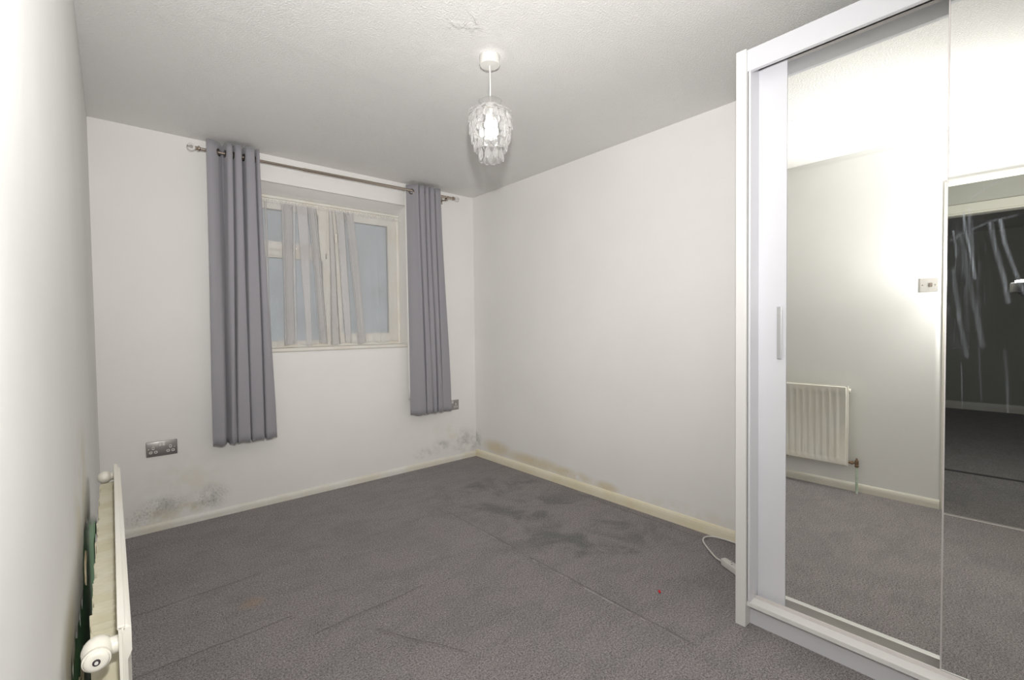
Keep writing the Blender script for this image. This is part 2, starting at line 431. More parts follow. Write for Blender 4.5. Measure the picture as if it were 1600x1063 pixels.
sm = o.modifiers.new('thickness', 'SOLIDIFY'); sm.thickness = 0.0006; sm.offset = 0
o['label'] = 'off-white lining paper with a ragged torn hole low down'
# paper on the remaining faces of the left wall
obj('lining_paper', BX(LB, L, RY, DY0-0.01, 0, H), m_left, wl)
obj('lining_paper', BX(LB, L, DY0-0.01, DY1+0.012, DZ+0.01, H), m_left, wl)
def flap(pts, w, name='peeled_paper', curl=0.006):
    """curled strip of paper hanging along pts (y,z), curling into the room"""
    bm = bmesh.new(); rows = []
    for k, (y, z) in enumerate(pts):
        row = []
        ww = w*(0.6+0.5*random.random())
        for q in range(7):
            a = q/6*math.radians(200); r = curl*(0.7+0.3*random.random())
            row.append(bm.verts.new((L+0.003+r*(1-math.cos(a))*0.55, y+0.006*random.uniform(-1, 1), z-ww*q/6*0.6-r*math.sin(a)*0.6)))
        rows.append(row)
    for a, b in zip(rows, rows[1:]):
        for q in range(6): bm.faces.new([a[q], a[q+1], b[q+1], b[q]])
    o = obj(name, bm, m_paperback, wl, smooth=True); s = o.modifiers.new('t', 'SOLIDIFY'); s.thickness = 0.001
    o['label'] = 'curled tan strip of peeling paper'
flap([(y, tear_top(y)-0.004) for y in (1.46, 1.48, 1.50, 1.52)], 0.02, curl=0.004)
flap([(y, tear_top(y)-0.08) for y in (1.10, 1.14, 1.18, 1.22, 1.26, 1.30, 1.34)], 0.03, curl=0.004)
flap([(y, 0.40+0.05*math.sin(y*20)) for y in (0.98, 1.02, 1.06, 1.10, 1.15, 1.2)], 0.035, curl=0.005)

# skirtings
def skirting(name, mat, p0, p1, nrm, h=0.05, t=0.014):
    bm = bmesh.new(); p0 = Vector(p0); p1 = Vector(p1); n = Vector(nrm)
    prof = [(0, 0), (t, 0), (t, h*0.55), (t*0.85, h*0.78), (t*0.5, h*0.95), (0, h)]
    a = [bm.verts.new(p0+n*u+Vector((0, 0, v))) for u, v in prof]; b = [bm.verts.new(p1+n*u+Vector((0, 0, v))) for u, v in prof]
    for k in range(len(prof)):
        k2 = (k+1) % len(prof); bm.faces.new([a[k], a[k2], b[k2], b[k]])
    bm.faces.new(a[::-1]); bm.faces.new(b)
    return struct(name, bm, mat)
skirting('baseboard_back', m_skb, (L+0.014, D, 0), (R, D, 0), (0, -1, 0), 0.045)
skirting('baseboard_right', m_sky, (R, RY, 0), (R, D-0.014, 0), (-1, 0, 0), 0.062)
skirting('baseboard_left', m_skw, (L, 0.418, 0), (L, D, 0), (1, 0, 0), 0.055)

# doorway in the left wall (seen only in the wardrobe mirrors)
bm = bmesh.new()
box(bm, L-0.115, L+0.004, DY1, DY1+0.012, 0, DZ, 0.001); box(bm, L-0.115, L+0.004, DY0-0.012, DY0, 0, DZ, 0.001)
box(bm, L-0.115, L+0.004, DY0-0.012, DY1+0.012, DZ, DZ+0.012, 0.001)
box(bm, L, L+0.0035, DY1+0.004, DY1+0.026, 0, DZ+0.02, 0.001)
box(bm, L, L+0.012, DY0-0.028, DY0-0.004, 0, DZ+0.03, 0.002)
struct('door_1', bm, m_skw)
struct('trim_1', BX(-0.075, -0.045, DY0, DY1, 0.0, 0.006, bev=0.002), m_alu)
# hallway and the dark room across it
HX = -1.20
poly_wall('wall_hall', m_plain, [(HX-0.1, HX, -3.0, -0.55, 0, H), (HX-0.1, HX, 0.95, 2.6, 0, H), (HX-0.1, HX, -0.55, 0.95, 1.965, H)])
bm = bmesh.new()
box(bm, HX, HX+0.014, -0.61, 1.01, 1.965, 2.03, 0.003); box(bm, HX-0.1, HX+0.001, -0.56, 0.96, 1.952, 1.966, 0.002)
box(bm, HX, HX+0.014, -0.61, -0.55, 0, 1.965, 0.003); box(bm, HX, HX+0.014, 0.95, 1.01, 0, 1.965, 0.003)
struct('door_2', bm, m_skw)
struct('trim_2', BX(HX-0.02, HX+0.01, -0.55, 0.95, -0.002, 0.004, bev=0.001), m_dark)
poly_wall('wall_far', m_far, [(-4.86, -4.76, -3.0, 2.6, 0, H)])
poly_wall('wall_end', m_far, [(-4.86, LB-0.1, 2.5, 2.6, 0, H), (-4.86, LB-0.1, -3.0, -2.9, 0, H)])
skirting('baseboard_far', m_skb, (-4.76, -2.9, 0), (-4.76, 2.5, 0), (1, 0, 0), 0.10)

# ------------------------------------------------------------------ window
FY = 3.478
bm = bmesh.new()
f0, f1 = FY, FY+0.06
box(bm, WX0, WX0+0.045, f0, f1, 1.015, WHD, 0.003); box(bm, WX1-0.045, WX1, f0, f1, 1.015, WHD, 0.003)
box(bm, WX0+0.04, WX1-0.04, f0+0.0005, f1-0.001, 2.022, WHD, 0.001); box(bm, WX0+0.04, WX1-0.04, f0+0.0005, f1-0.001, 1.015, 1.06, 0.001)
box(bm, 1.205, 1.265, f0-0.002, f1, 1.03, 2.05, 0.004)                         # mullion
box(bm, WX0+0.02, 1.22, f0-0.002, f1, 1.66, 1.715, 0.004)                      # transom
box(bm, WX0+0.001, WX1-0.001, f0-0.014, f0+0.004, 2.046, 2.066, 0.006)                       # quadrant bead at the head
win = struct('window_1', bm, m_win)
def sash(x0, x1, z0, z1, w, y0, name='sash'):
    bm = bmesh.new(); y1 = y0+0.045
    box(bm, x0, x0+w, y0, y1, z0, z1, 0.004); box(bm, x1-w, x1, y0, y1, z0, z1, 0.004)
    box(bm, x0+w-0.004, x1-w+0.004, y0+0.0006, y1-0.0006, z0+0.0005, z0+w, 0.003); box(bm, x0+w-0.004, x1-w+0.004, y0+0.0006, y1-0.0006, z1-w, z1-0.0005, 0.003)
    s = obj(name, bm, m_win, win)
    obj('pane', BX(x0+w-0.008, x1-w+0.008, y0+0.02, y0+0.024, z0+w-0.008, z1-w+0.008), m_pane, s)
    return s
s1 = sash(1.255, 1.765, 1.05, 2.03, 0.066, FY-0.012)
s2 = sash(WX0+0.03, 1.215, 1.70, 2.03, 0.056, FY-0.012)
s3 = sash(WX0+0.035, 1.212, 1.05, 1.67, 0.022, FY+0.005, 'glazing_bead')
# casement stays and catches
def catch(x, z, parent, hor=False):
    bm = bmesh.new()
    box(bm, x-0.008, x+0.008, FY-0.022, FY-0.012, z-0.03, z+0.03, 0.003)
    if hor: box(bm, x-0.02, x+0.10, FY-0.034, FY-0.022, z-0.007, z+0.007, 0.003)
    else: box(bm, x-0.006, x+0.006, FY-0.040, FY-0.020, z-0.055, z+0.012, 0.003)
    obj('window_catch', bm, m_win, parent)
catch(1.275, 1.84, s1); catch(1.275, 1.22, s1); catch(0.98, 1.715, s2, True)
# sill board with rounded nose
bm = bmesh.new(); box(bm, WX0, WX1, D-0.016, D+0.15, 1.0, 1.026, 0.009, 4)
struct('trim_3', bm, m_win)
# outside: sloping garden and a hedge, dim
bm = bmesh.new(); box(bm, -6, 10, D+1.0, D+14, -0.6, -0.5)
struct('ground', bm, flat('wet_ground', (0.10, 0.10, 0.09), 0.8))

# ------------------------------------------------------------------ curtain pole
RODY, RODZ = 3.255, 2.215
pole = thing('curtain_pole', (1.3, RODY, RODZ), 'slim brushed metal curtain pole with clear ball ends above the window', 'curtain pole')
bm = bmesh.new(); tube(bm, [(0.425, RODY, RODZ-0.002), (1.32, RODY, RODZ), ], 0.0085, 14); tube(bm, [(1.0, RODY, RODZ-0.001), (2.18, RODY, RODZ+0.010)], 0.0105, 14)
obj('rod', bm, m_nickel, pole, smooth=True, angle=40)
for x, z, s in ((0.425, RODZ-0.002, -1), (2.18, RODZ+0.010, 1)):
    bm = bmesh.new(); lathe(bm, [(0.0105, 0), (0.016, 0.004), (0.016, 0.010), (0.009, 0.014), (0.012, 0.022), (0.007, 0.026)], 20, frame((x, RODY, z), (s, 0, 0)))
    obj('end_collar', bm, m_nickel, pole, smooth=True, angle=40)
    bm = bmesh.new(); bmesh.ops.create_uvsphere(bm, u_segments=20, v_segments=12, radius=0.021, matrix=Matrix.Translation((x+s*0.044, RODY, z)))
    obj('finial', bm, m_ball, pole, smooth=True)
for x in (0.485, 2.125):
    bm = bmesh.new(); box(bm, x-0.012, x+0.012, D-0.004, D, RODZ-0.03, RODZ+0.03, 0.001)
    tube(bm, [(x, D-0.002, RODZ), (x, RODY, RODZ-0.014)], 0.006, 10); lathe(bm, [(0.014, -0.008), (0.016, -0.008), (0.016, 0.008), (0.014, 0.008)], 20, frame((x, RODY, RODZ+0.002), (1, 0, 0)))
    obj('bracket', bm, m_nickel, pole, smooth=True, angle=40)

# ------------------------------------------------------------------ eyelet curtains
def eyelet_curtain(top, bot, ztop, zbot, label, lining_edge=None):
    """top/bot: lists of (x, yoffset) control points of the plan path at rod height and at the hem"""
    t = thing('curtain', (sum(p[0] for p in top)/len(top), RODY, zbot), label, 'curtain', 'grey eyelet curtains at the window')
    def cr(P, n=14):
        out = []; Q = [P[0]]+P+[P[-1]]
        for i in range(1, len(Q)-2):
            for k in range(n):
                u = k/n; a, b, c, d = [Vector(q+(0,)) for q in Q[i-1:i+3]]
                v = 0.5*((2*b)+(-a+c)*u+(2*a-5*b+4*c-d)*u*u+(-a+3*b-3*c+d)*u**3); out.append((v.x, v.y))
        out.append(P[-1]); return out
    A = cr(top); B = cr(bot); NZ = 40
    bm = bmesh.new(); rows = []
    for j in range(NZ+1):
        s = j/NZ; row = []
        e = s*s*(3-2*s)*0.6+s*0.4
        for i, (a, b) in enumerate(zip(A, B)):
            x = a[0]*(1-e)+b[0]*e; y = a[1]*(1-e)+b[1]*e
            y += 0.003*math.sin(s*6+i*0.21)*s; x += 0.0025*math.sin(s*5.0+i*0.13)*s
            z = ztop+(zbot-ztop)*s + (0.004*math.sin(i*0.25) if j == NZ else 0)
            row.append(bm.verts.new((x, RODY+y, z)))
        rows.append(row)
    for j in range(NZ):
        for i in range(len(A)-1): bm.faces.new([rows[j][i], rows[j][i+1], rows[j+1][i+1], rows[j+1][i]])
    c = obj('cloth', bm, m_curt, t, smooth=True)
    so = c.modifiers.new('thickness', 'SOLIDIFY'); so.thickness = 0.003; so.offset = 0
    # eyelets where the path crosses the rod
    for i in range(len(A)-1):
        (x0, y0), (x1, y1) = A[i], A[i+1]
        if (y0 > 0) != (y1 > 0):
            xx = (x0+x1)/2; d = Vector((x1-x0, y1-y0, 0)).normalized(); n = Vector((-d.y, d.x, 0))
            bm = bmesh.new()
            prof = [(0.014, -0.0035), (0.021, -0.0035), (0.0235, -0.001), (0.0235, 0.001), (0.021, 0.0035), (0.014, 0.0035), (0.0125, 0)]
            lathe(bm, prof+[prof[0]], 24, frame((xx, RODY, RODZ-0.002), n), cap=False)
            obj('eyelet', bm, m_eyelet, t, smooth=True)
    return t, A, B
def lobes(start, lb, A=0.036, last=-0.02):
    """start: first plan points; lb: (x0, x1) of every front lobe; narrow back folds between them"""
    out = list(start)
    for k, (a, b) in enumerate(lb):
        w = min(0.008, (b-a)*0.25); am = A*(0.9+0.2*((k*37) % 5)/4)
        out += [(a, -am*0.35), (a+w, -am*0.95), (b-w, -am), (b, -am*0.4)]
        if k < len(lb)-1: m = (b+lb[k+1][0])/2; out.append((m, A))
    return out
topL = lobes([(0.452, -0.026), (0.478, -0.030), (0.508, -0.012), (0.526, 0.014), (0.545, 0.036)], [(0.553, 0.587), (0.597, 0.636), (0.653, 0.705), (0.713, 0.733)])
botL = lobes([(0.444, -0.020), (0.470, -0.034), (0.500, -0.030), (0.515, 0.004), (0.524, 0.034)], [(0.532, 0.567), (0.575, 0.637), (0.645, 0.718), (0.727, 0.788)])
eyelet_curtain(topL, botL, 2.272, 0.462, 'grey eyelet curtain left of the window, hanging nearest the fully visible double socket')
topR = lobes([(1.770, 0.030), (1.790, 0.012), (1.812, -0.012), (1.835, -0.036), (1.846, -0.020), (1.850, 0.030)], [(1.855, 1.900), (1.906, 1.940), (1.946, 1.988), (1.998, 2.050)])
botR = lobes([(1.768, 0.016), (1.800, -0.020), (1.845, -0.034), (1.872, -0.038), (1.884, -0.018), (1.888, 0.030)], [(1.893, 1.940), (1.946, 1.985), (1.991, 2.035), (2.042, 2.118)])
tR, AR, BR = eyelet_curtain(topR, botR, 2.268, 0.466, 'grey eyelet curtain right of the window, beside the room corner')
bm = bmesh.new(); rows = []
for j in range(31):
    s_ = j/30*0.93; e = s_*s_*(3-2*s_)*0.6+s_*0.4
    x_ = AR[0][0]*(1-e)+BR[0][0]*e; y_ = RODY+AR[0][1]*(1-e)+BR[0][1]*e+0.006
    rows.append([bm.verts.new((x_-0.010, y_, 2.255+(0.466-2.255)*s_)), bm.verts.new((x_+0.03, y_+0.002, 2.255+(0.466-2.255)*s_))])
for a, b in zip(rows, rows[1:]): bm.faces.new([a[0], a[1], b[1], b[0]])
o = obj('lining', bm, m_lining, tR, smooth=True); o['label'] = 'white lining edge'
sm = o.modifiers.new('t', 'SOLIDIFY'); sm.thickness = 0.001

# ------------------------------------------------------------------ net curtain
net = thing('net_curtain', (1.25, 3.445, 2.0), 'sheer white net curtain gathered inside the window recess', 'net curtain')
NY = 3.440
random.seed(3)
# gathered bands fold back on themselves; between them a single layer
bands = [((0.80, 0.815), (0.805, 0.82), 1), ((0.870, 1.010), (0.885, 0.990), 2), ((1.000, 1.080), (1.045, 1.090), 1), ((1.060, 1.145), (1.130, 1.200), 2),
         ((1.225, 1.250), (1.225, 1.290), 1), ((1.270, 1.335), (1.325, 1.372), 1), ((1.335, 1.410), (1.425, 1.490), 2)]
ctrl = [(0.735, 0.735)]
for (ta, tb), (ba, bb), nl in bands:
    m_ = 4*nl+1
    for k in range(m_):
        w_ = tb-ta; v_ = bb-ba; r1, r2 = random.uniform(0, 0.45), random.uniform(0, 0.45)
        if nl == 1: r1 = r2 = 0
        if k % 2 == 0: ctrl += [(ta+w_*r1, ba+v_*r1*0.9), (tb-w_*r2, bb-v_*r2*0.9)]
ctrl += [(1.60, 1.61), (1.76, 1.76)]
P = []; lay = 0
for k in range(len(ctrl)-1):
    (ta, ba), (tb, bb) = ctrl[k], ctrl[k+1]
    n_ = max(2, int(abs(tb-ta)/0.008))
    for q in range(n_):
        u = q/n_; P.append((ta+(tb-ta)*u, ba+(bb-ba)*u, 0.0015*math.sin(len(P)*0.45)+0.0016*((k*3) % 7-3)))
P.append((1.76, 1.76, 0))
bm = bmesh.new(); rows = []; NZ = 24
for j in range(NZ+1):
    s_ = j/NZ; row = []
    for i, (xt, xb, py) in enumerate(P):
        e = s_**0.8
        x_ = xt*(1-e)+xb*e + 0.003*math.sin(s_*7+xt*40)*s_
        zb = 1.043+0.007*math.sin(xb*34)+0.002*math.sin(i*0.5)
        row.append(bm.verts.new((x_, NY+py*(0.5+0.9*s_), 2.016+(zb-2.016)*s_)))
    rows.append(row)
for j in range(NZ):
    for i in range(len(P)-1): bm.faces.new([rows[j][i], rows[j][i+1], rows[j+1][i+1], rows[j+1][i]])
obj('cloth', bm, m_net, net, smooth=True)
# gathered heading on a stretched wire
bm = bmesh.new(); rows = []
N = 330
for zz, am in ((2.030, 0.004), (2.022, 0.007), (2.014, 0.007), (2.002, 0.003)):
    rows.append([bm.verts.new((0.735+1.025*i/N, NY-0.004+am*math.sin(i*1.9+math.sin(i*0.37)*2), zz+0.002*math.sin(i*0.9))) for i in range(N+1)])
for a, b in zip(rows, rows[1:]):
    for i in range(N): bm.faces.new([a[i], a[i+1], b[i+1], b[i]])
obj('heading', bm, m_net, net, smooth=True)
obj('wire', TUBE([(0.701, NY, 2.018), (1.796, NY, 2.018)], 0.002, 8), m_plastic, net)

# ------------------------------------------------------------------ sockets
def double_socket(x0, z0, label, group=None):
    t = thing('double_socket', (x0+0.073, D, z0+0.043), label, 'socket', 'double sockets on the window wall')
    bm = bmesh.new(); y0 = D-0.009
    box(bm, x0, x0+0.146, y0, D, z0, z0+0.086, 0.004, 3); obj('plate', bm, m_chrome, t, smooth=True, angle=50)
    for s in (-1, 1):
        cx = x0+0.073+s*0.0085
        r = obj('rocker', BX(cx-0.006, cx+0.006, y0-0.003, y0+0.001, z0+0.058, z0+0.080, bev=0.0015), m_socketw, t)
        cx = x0+0.073+s*0.040
        def slot(a, b, w, h):
            bm = bmesh.new(); box(bm, a-w/2, a+w/2, y0-0.0012, y0+0.001, b-h/2, b+h/2, min(w, h)*0.32, 3)
            so = obj('pin_slot', bm, m_socketw, t)
            obj('slot_hole', BX(a-w*0.2, a+w*0.2, y0-0.0018, y0-0.0006, b-h*0.2, b+h*0.2), m_hole, so)
        slot(cx, z0+0.050, 0.012, 0.018)
        slot(cx-0.0115, z0+0.026, 0.016, 0.013); slot(cx+0.0115, z0+0.026, 0.016, 0.013)
        sx = x0+0.073+s*0.0602
        obj('screw', LATHE([(0.003, 0), (0.003, 0.0012), (0.001, 0.0016)], 12, frame((sx, y0, z0+0.043), (0, -1, 0))), m_nickel, t)
double_socket(0.132, 0.431, 'brushed steel double socket plate low on the window wall, left of the long curtain')
double_socket(2.122, 0.440, 'brushed steel socket plate half hidden behind the right curtain near the corner')
# light switch on the left wall, seen in the mirror
t = thing('light_switch', (L, 0.480, 1.376), 'brushed steel single light switch on the left wall, seen in the wardrobe mirror', 'switch')
obj('plate', BX(L+0.0004, L+0.0026, 0.437, 0.523, 1.333, 1.419, bev=0.0008), m_swi, t)
obj('rocker', BX(L+0.002, L+0.0048, 0.464, 0.480, 1.364, 1.389, bev=0.002), m_nickel, t)
for s in (-1, 1): obj('screw', LATHE([(0.003, 0), (0.003, 0.0012), (0.001, 0.0016)], 12, frame((L+0.0024, 0.480+s*0.030, 1.376), (1, 0, 0))), m_nickel, t)

# ------------------------------------------------------------------ radiator
rad = thing('radiator', (-0.02, 1.43, 0.17), 'cream white panel radiator on the left wall with convector fins behind it', 'radiator')
RY0, RY1, RZ0, RZ1 = 0.872, 1.965, 0.172, 0.722
XF, XB = 0.010, -0.004
# front panel: vertical ribs between flat top and bottom headers
bm = bmesh.new()
pitch = 0.0405; n = int((RY1-RY0-0.05)/pitch)
st = RY0+0.022+((RY1-RY0-0.044)-n*pitch)/2
prof = [(RY0, XF-0.008), (RY0+0.010, XF-0.008), (RY0+0.014, XF-0.004), (st, XF-0.004)]
for k in range(n):
    y = st+k*pitch
    prof += [(y+0.006, XF-0.006), (y+0.012, XF-0.0065), (y+0.020, XF+0.0005), (y+0.030, XF+0.0005), (y+0.0365, XF-0.006)]
prof += [(RY1-0.014, XF-0.004), (RY1-0.010, XF-0.008), (RY1, XF-0.008)]
levels = [(RZ0+0.004, 0), (RZ0+0.012, 0.0), (RZ0+0.046, 0.0), (RZ0+0.058, 1.0), (RZ1-0.058, 1.0), (RZ1-0.046, 0.0), (RZ1-0.010, 0), (RZ1-0.002, 0)]
rows = []
for z, f in levels:
    edge = z < RZ0+0.008 or z > RZ1-0.006
    row = []
    for y, xx in prof:
        hx = XF+0.001 if RY0+0.012 < y < RY1-0.012 else XF-0.008
        if edge: hx = XF-0.008
        row.append(bm.verts.new((hx*(1-f)+xx*f, y, z)))
    rows.append(row)
for a, b in zip(rows, rows[1:]):
    for i in range(len(prof)-1): bm.faces.new([a[i], a[i+1], b[i+1], b[i]])
p = obj('front_panel', bm, m_rad, rad, smooth=True, angle=35)
s = p.modifiers.new('t', 'SOLIDIFY'); s.thickness = 0.0015; s.offset = -1
# back sheet and folded rims
bm = bmesh.new(); box(bm, XB, XB+0.0045, RY0, RY1, RZ0, RZ1, 0.001)
box(bm, XB-0.001, XF-0.006, RY0, RY1, RZ1-0.003, RZ1+0.002, 0.001)
obj('rim', bm, m_rad, rad)
# convector: zigzag sheet
bm = bmesh.new(); a = []; b = []
y = RY0+0.045; k = 0
while y < RY1-0.03:
    for (dy, xx) in ((0, XB-0.0006), (0.009, XB-0.0006), (0.013, -0.037), (0.022, -0.037)):
        j = 0.0012*math.sin(k*2.3+dy*90)
        a.append(bm.verts.new((xx+j, y+dy, RZ0+0.05))); b.append(bm.verts.new((xx+j+(0.0015*math.sin(k*1.3) if xx < -0.02 else 0), y+dy+(0.003*math.sin(k*1.7) if xx < -0.02 else 0), RZ1-0.048)))
    y += 0.026; k += 1
for i in range(len(a)-1): bm.faces.new([a[i], a[i+1], b[i+1], b[i]])
p = obj('convector_fins', bm, m_fin, rad); s = p.modifiers.new('t', 'SOLIDIFY'); s.thickness = 0.0008
# tappings at both top ends
for y, s in ((RY0+0.020, -1), (RY1-0.020, 1)):
    bm = bmesh.new(); z = RZ1-0.032
    tube(bm, [(XB+0.002, y, z), (-0.016, y, z), (-0.024, y, z)], [0.012, 0.012, 0.014], 20)
    prof = [(0.001, -0.022), (0.011, -0.019), (0.017, -0.010), (0.0185, 0.0), (0.0175, 0.009), (0.014, 0.016)]
    lathe(bm, prof, 28, frame((-0.027, y, z), (0, s, 0)))
    tp = obj('tapping', bm, m_rad, rad, smooth=True, angle=50)
    bm = bmesh.new(); lathe(bm, [(0.0135, 0.0), (0.0158, 0.002), (0.0160, 0.007), (0.0142, 0.0075), (0.0145, 0.009), (0.0125, 0.012), (0.009, 0.0128), (0.0045, 0.0128), (0.0043, 0.008), (0.0001, 0.008)], 28, frame((-0.028, y+s*0.014, z-0.003), (0, s, 0)))
    obj('bleed_plug', bm, m_rad, rad, smooth=True, angle=50)
    bm = bmesh.new(); lathe(bm, [(0.0044, 0.0), (0.0044, 0.0022), (0.0030, 0.0024), (0.0029, 0.0012), (0.0001, 0.0012)], 16, frame((-0.028, y+s*0.0258, z-0.003), (0, s, 0)))
    obj('bleed_screw', bm, m_dark, rad, smooth=True, angle=40)
    obj('screw_pin', LATHE([(0.0022, 0.0), (0.0022, 0.0034), (0.0001, 0.0038)], 14, frame((-0.028, y+s*0.0258, z-0.003), (0, s, 0))), m_plastic, rad, smooth=True, angle=40)
# lockshield valves and pipes at the bottom ends
for y, s in ((RY0, -1), (RY1, 1)):
    zv = RZ0+0.032; yv = y+s*0.046
    bm = bmesh.new()
    tube(bm, [(-0.012, y+s*0.001, zv), (-0.012, y+s*0.012, zv)], 0.009, 14); lathe(bm, [(0.0125, 0), (0.0125, 0.012)], 6, frame((-0.012, y+s*0.014, zv), (0, s, 0)))
    tube(bm, [(-0.012, y+s*0.02, zv), (-0.012, yv, zv)], 0.0075, 14)
    lathe(bm, [(0.010, -0.026), (0.012, -0.024), (0.012, -0.012), (0.010, -0.010), (0.012, 0.0), (0.010, 0.010), (0.012, 0.013), (0.012, 0.018), (0.006, 0.021), (0.005, 0.034), (0.002, 0.035)], 14, frame((-0.012, yv, zv), (0, 0, 1)))
    v = obj('lockshield_valve', bm, m_brass, rad, smooth=True, angle=40)
    obj('pipe', TUBE([(-0.012, yv, zv-0.024), (-0.013, yv, 0.08), (-0.012, yv-0.002, 0.0)], 0.0078, 14), m_pipe, rad, smooth=True, angle=50)
for y in (RY0+0.30, RY1-0.18):
    bm = bmesh.new(); box(bm, L+0.0005, L+0.003, y-0.02, y+0.02, RZ0+0.05, RZ0+0.10, 0.0005); box(bm, L+0.002, -0.038, y-0.012, y+0.012, RZ0+0.06, RZ0+0.08, 0.001)
    obj('wall_bracket', bm, m_rad, rad)

# ------------------------------------------------------------------ pendant lamp
LX, LY = 1.243, 1.558
lamp = thing('pendant_lamp', (LX, LY, H), 'pendant ceiling lamp with a tiered shade of clear teardrop crystals, lit', 'lamp')
bm = bmesh.new(); lathe(bm, [(0.041, 0), (0.0425, -0.004), (0.0425, -0.032), (0.040, -0.037), (0.010, -0.039)], 40, Matrix.Translation((LX, LY, H)))
obj('ceiling_rose', bm, m_plastic, lamp, smooth=True, angle=40)
obj('cable', TUBE([(LX, LY, H-0.036), (LX+0.001, LY, 2.2), (LX, LY, 2.095)], 0.0032, 10), m_plastic, lamp, smooth=True, angle=50)
bm = bmesh.new(); lathe(bm, [(0.006, 2.100), (0.012, 2.095), (0.014, 2.05), (0.018, 2.045), (0.018, 2.03), (0.012, 2.03)], 24, Matrix.Translation((LX, LY, 0)))
obj('lamp_holder', bm, m_plastic, lamp, smooth=True, angle=40)
bm = bmesh.new(); lathe(bm, [(0.011, 2.032), (0.013, 2.012), (0.020, 1.998), (0.0255, 1.982), (0.026, 1.972), (0.022, 1.958), (0.013, 1.948), (0.0005, 1.945)], 28, Matrix.Translation((LX, LY, 0)))
obj('bulb', bm, m_bulb, lamp, smooth=True)
# clear collar at the top
bm = bmesh.new(); lathe(bm, [(0.045, 2.108), (0.049, 2.106), (0.046, 2.098), (0.041, 2.090), (0.043, 2.084), (0.050, 2.078), (0.047, 2.076), (0.039, 2.085), (0.038, 2.092), (0.042, 2.100), (0.045, 2.108)], 36, Matrix.Translation((LX, LY, 0)), cap=False)
obj('shade_collar', bm, m_acr, lamp, smooth=True)
bm = bmesh.new()
for r, z in ((0.048, 2.078), (0.078, 2.050), (0.083, 2.020), (0.080, 1.985), (0.070, 1.945), (0.050, 1.905)):
    pts = [(LX+r*math.cos(a*math.pi/18), LY+r*math.sin(a*math.pi/18), z) for a in range(37)]; tube(bm, pts, 0.0007, 6, caps=False)
for k in range(6):
    a = k*math.pi/3
    tube(bm, [(LX+r*math.cos(a), LY+r*math.sin(a), z) for r, z in ((0.014, 2.082), (0.048, 2.078), (0.078, 2.050), (0.083, 2.020), (0.080, 1.985), (0.070, 1.945), (0.050, 1.905))], 0.0007, 6)
obj('wire_frame', bm, m_alu, lamp, smooth=True)
def drop_mesh(ln, wd, th):
    """faceted flat teardrop hanging from z=0 to z=-ln"""
    bm = bmesh.new(); n = 12; rings = []
    prof = [(0.14, 0.0), (0.45, 0.13), (0.75, 0.30), (0.95, 0.52), (1.0, 0.68), (0.86, 0.84), (0.52, 0.95), (0.05, 1.0)]
    for r, s in prof: rings.append([bm.verts.new((wd/2*r*math.cos(2*math.pi*k/n), th/2*r*math.sin(2*math.pi*k/n), -ln*s)) for k in range(n)])
    for a, b in zip(rings, rings[1:]):
        for k in range(n): bm.faces.new([a[k], a[(k+1) % n], b[(k+1) % n], b[k]])
    bm.faces.new(rings[0][::-1]); bm.faces.new(rings[-1])
    bmesh.ops.recalc_face_normals(bm, faces=bm.faces)
    me = bpy.data.meshes.new('crystal_drop'); bm.to_mesh(me); bm.free(); me.materials.append(m_acr); return me
dm = drop_mesh(0.046, 0.028, 0.009); dm2 = drop_mesh(0.060, 0.036, 0.006)
#        radius, z top, count, tilt from vertical (outwards at bottom), mesh
tiers = [(0.046, 2.082, 11, 55, dm2), (0.081, 2.052, 17, 14, dm), (0.083, 2.028, 16, 8, dm), (0.084, 2.002, 17, 2, dm), (0.081, 1.974, 16, -4, dm),
         (0.072, 1.940, 14, -6, dm), (0.051, 1.900, 10, -4, dm), (0.024, 1.893, 4, 0, dm)]
cnt = 0
for ti, (r, z, n, tilt, me) in enumerate(tiers):
    for k in range(n):
        a = 2*math.pi*(k+0.5*(ti % 2))/n + random.uniform(-.04, .04)
        o = bpy.data.objects.new('crystal_drop', me); C.objects.link(o)
        Mx = Matrix.Translation((LX+r*math.cos(a), LY+r*math.sin(a), z)) @ Matrix.Rotation(a-math.pi/2, 4, 'Z') @ Matrix.Rotation(math.radians(tilt+random.uniform(-4, 4)), 4, 'X') @ Matrix.Rotation(random.uniform(-.25, .25), 4, 'Z')
        o.parent = lamp; o.matrix_parent_inverse = wmat(lamp).inverted(); o.matrix_basis = Mx
        cnt += 1

# ------------------------------------------------------------------ wardrobe
wd = thing('wardrobe', (2.12, -0.1, 0), 'tall white sliding-door wardrobe with mirrored doors against the right wall', 'wardrobe')
WY1, WY0, WX, WH = 0.771, -0.985, 1.786, 2.157
WB = 2.438
obj('side_panel', BX(WX, WB, WY1-0.037, WY1, 0, WH, bev=0.0015), m_white, wd)
obj('side_panel', BX(WX, WB, WY0, WY0+0.037, 0, WH, bev=0.0015), m_white, wd)
iy0, iy1 = WY0+0.037, WY1-0.037
obj('fascia', BX(1.795, 1.813, iy0, iy1, 2.077, 2.155, bev=0.001), m_whiteblue, wd)
obj('top_panel', BX(1.813, WB, iy0, iy1, 2.135, 2.155), m_white, wd)
obj('top_track', BX(1.838, 1.935, iy0, iy1, 2.112, 2.135), m_alu, wd)
obj('back_panel', BX(WB-0.008, WB-0.002, iy0, iy1, 0.09, 2.135), m_white, wd)
obj('plinth', BX(1.829, 1.847, iy0, iy1, 0, 0.078), m_plinthm, wd)
obj('base_rail', BX(1.800, 1.8465, iy0, iy1, 0.078, 0.095, bev=0.0015), m_white, wd)
obj('bottom_panel', BX(1.847, WB-0.01, iy0, iy1, 0.062, 0.078), m_white, wd)
bm = bmesh.new()
box(bm, 1.8465, 1.8495, iy0, iy1, 0.078, 0.1085, 0.0005); 
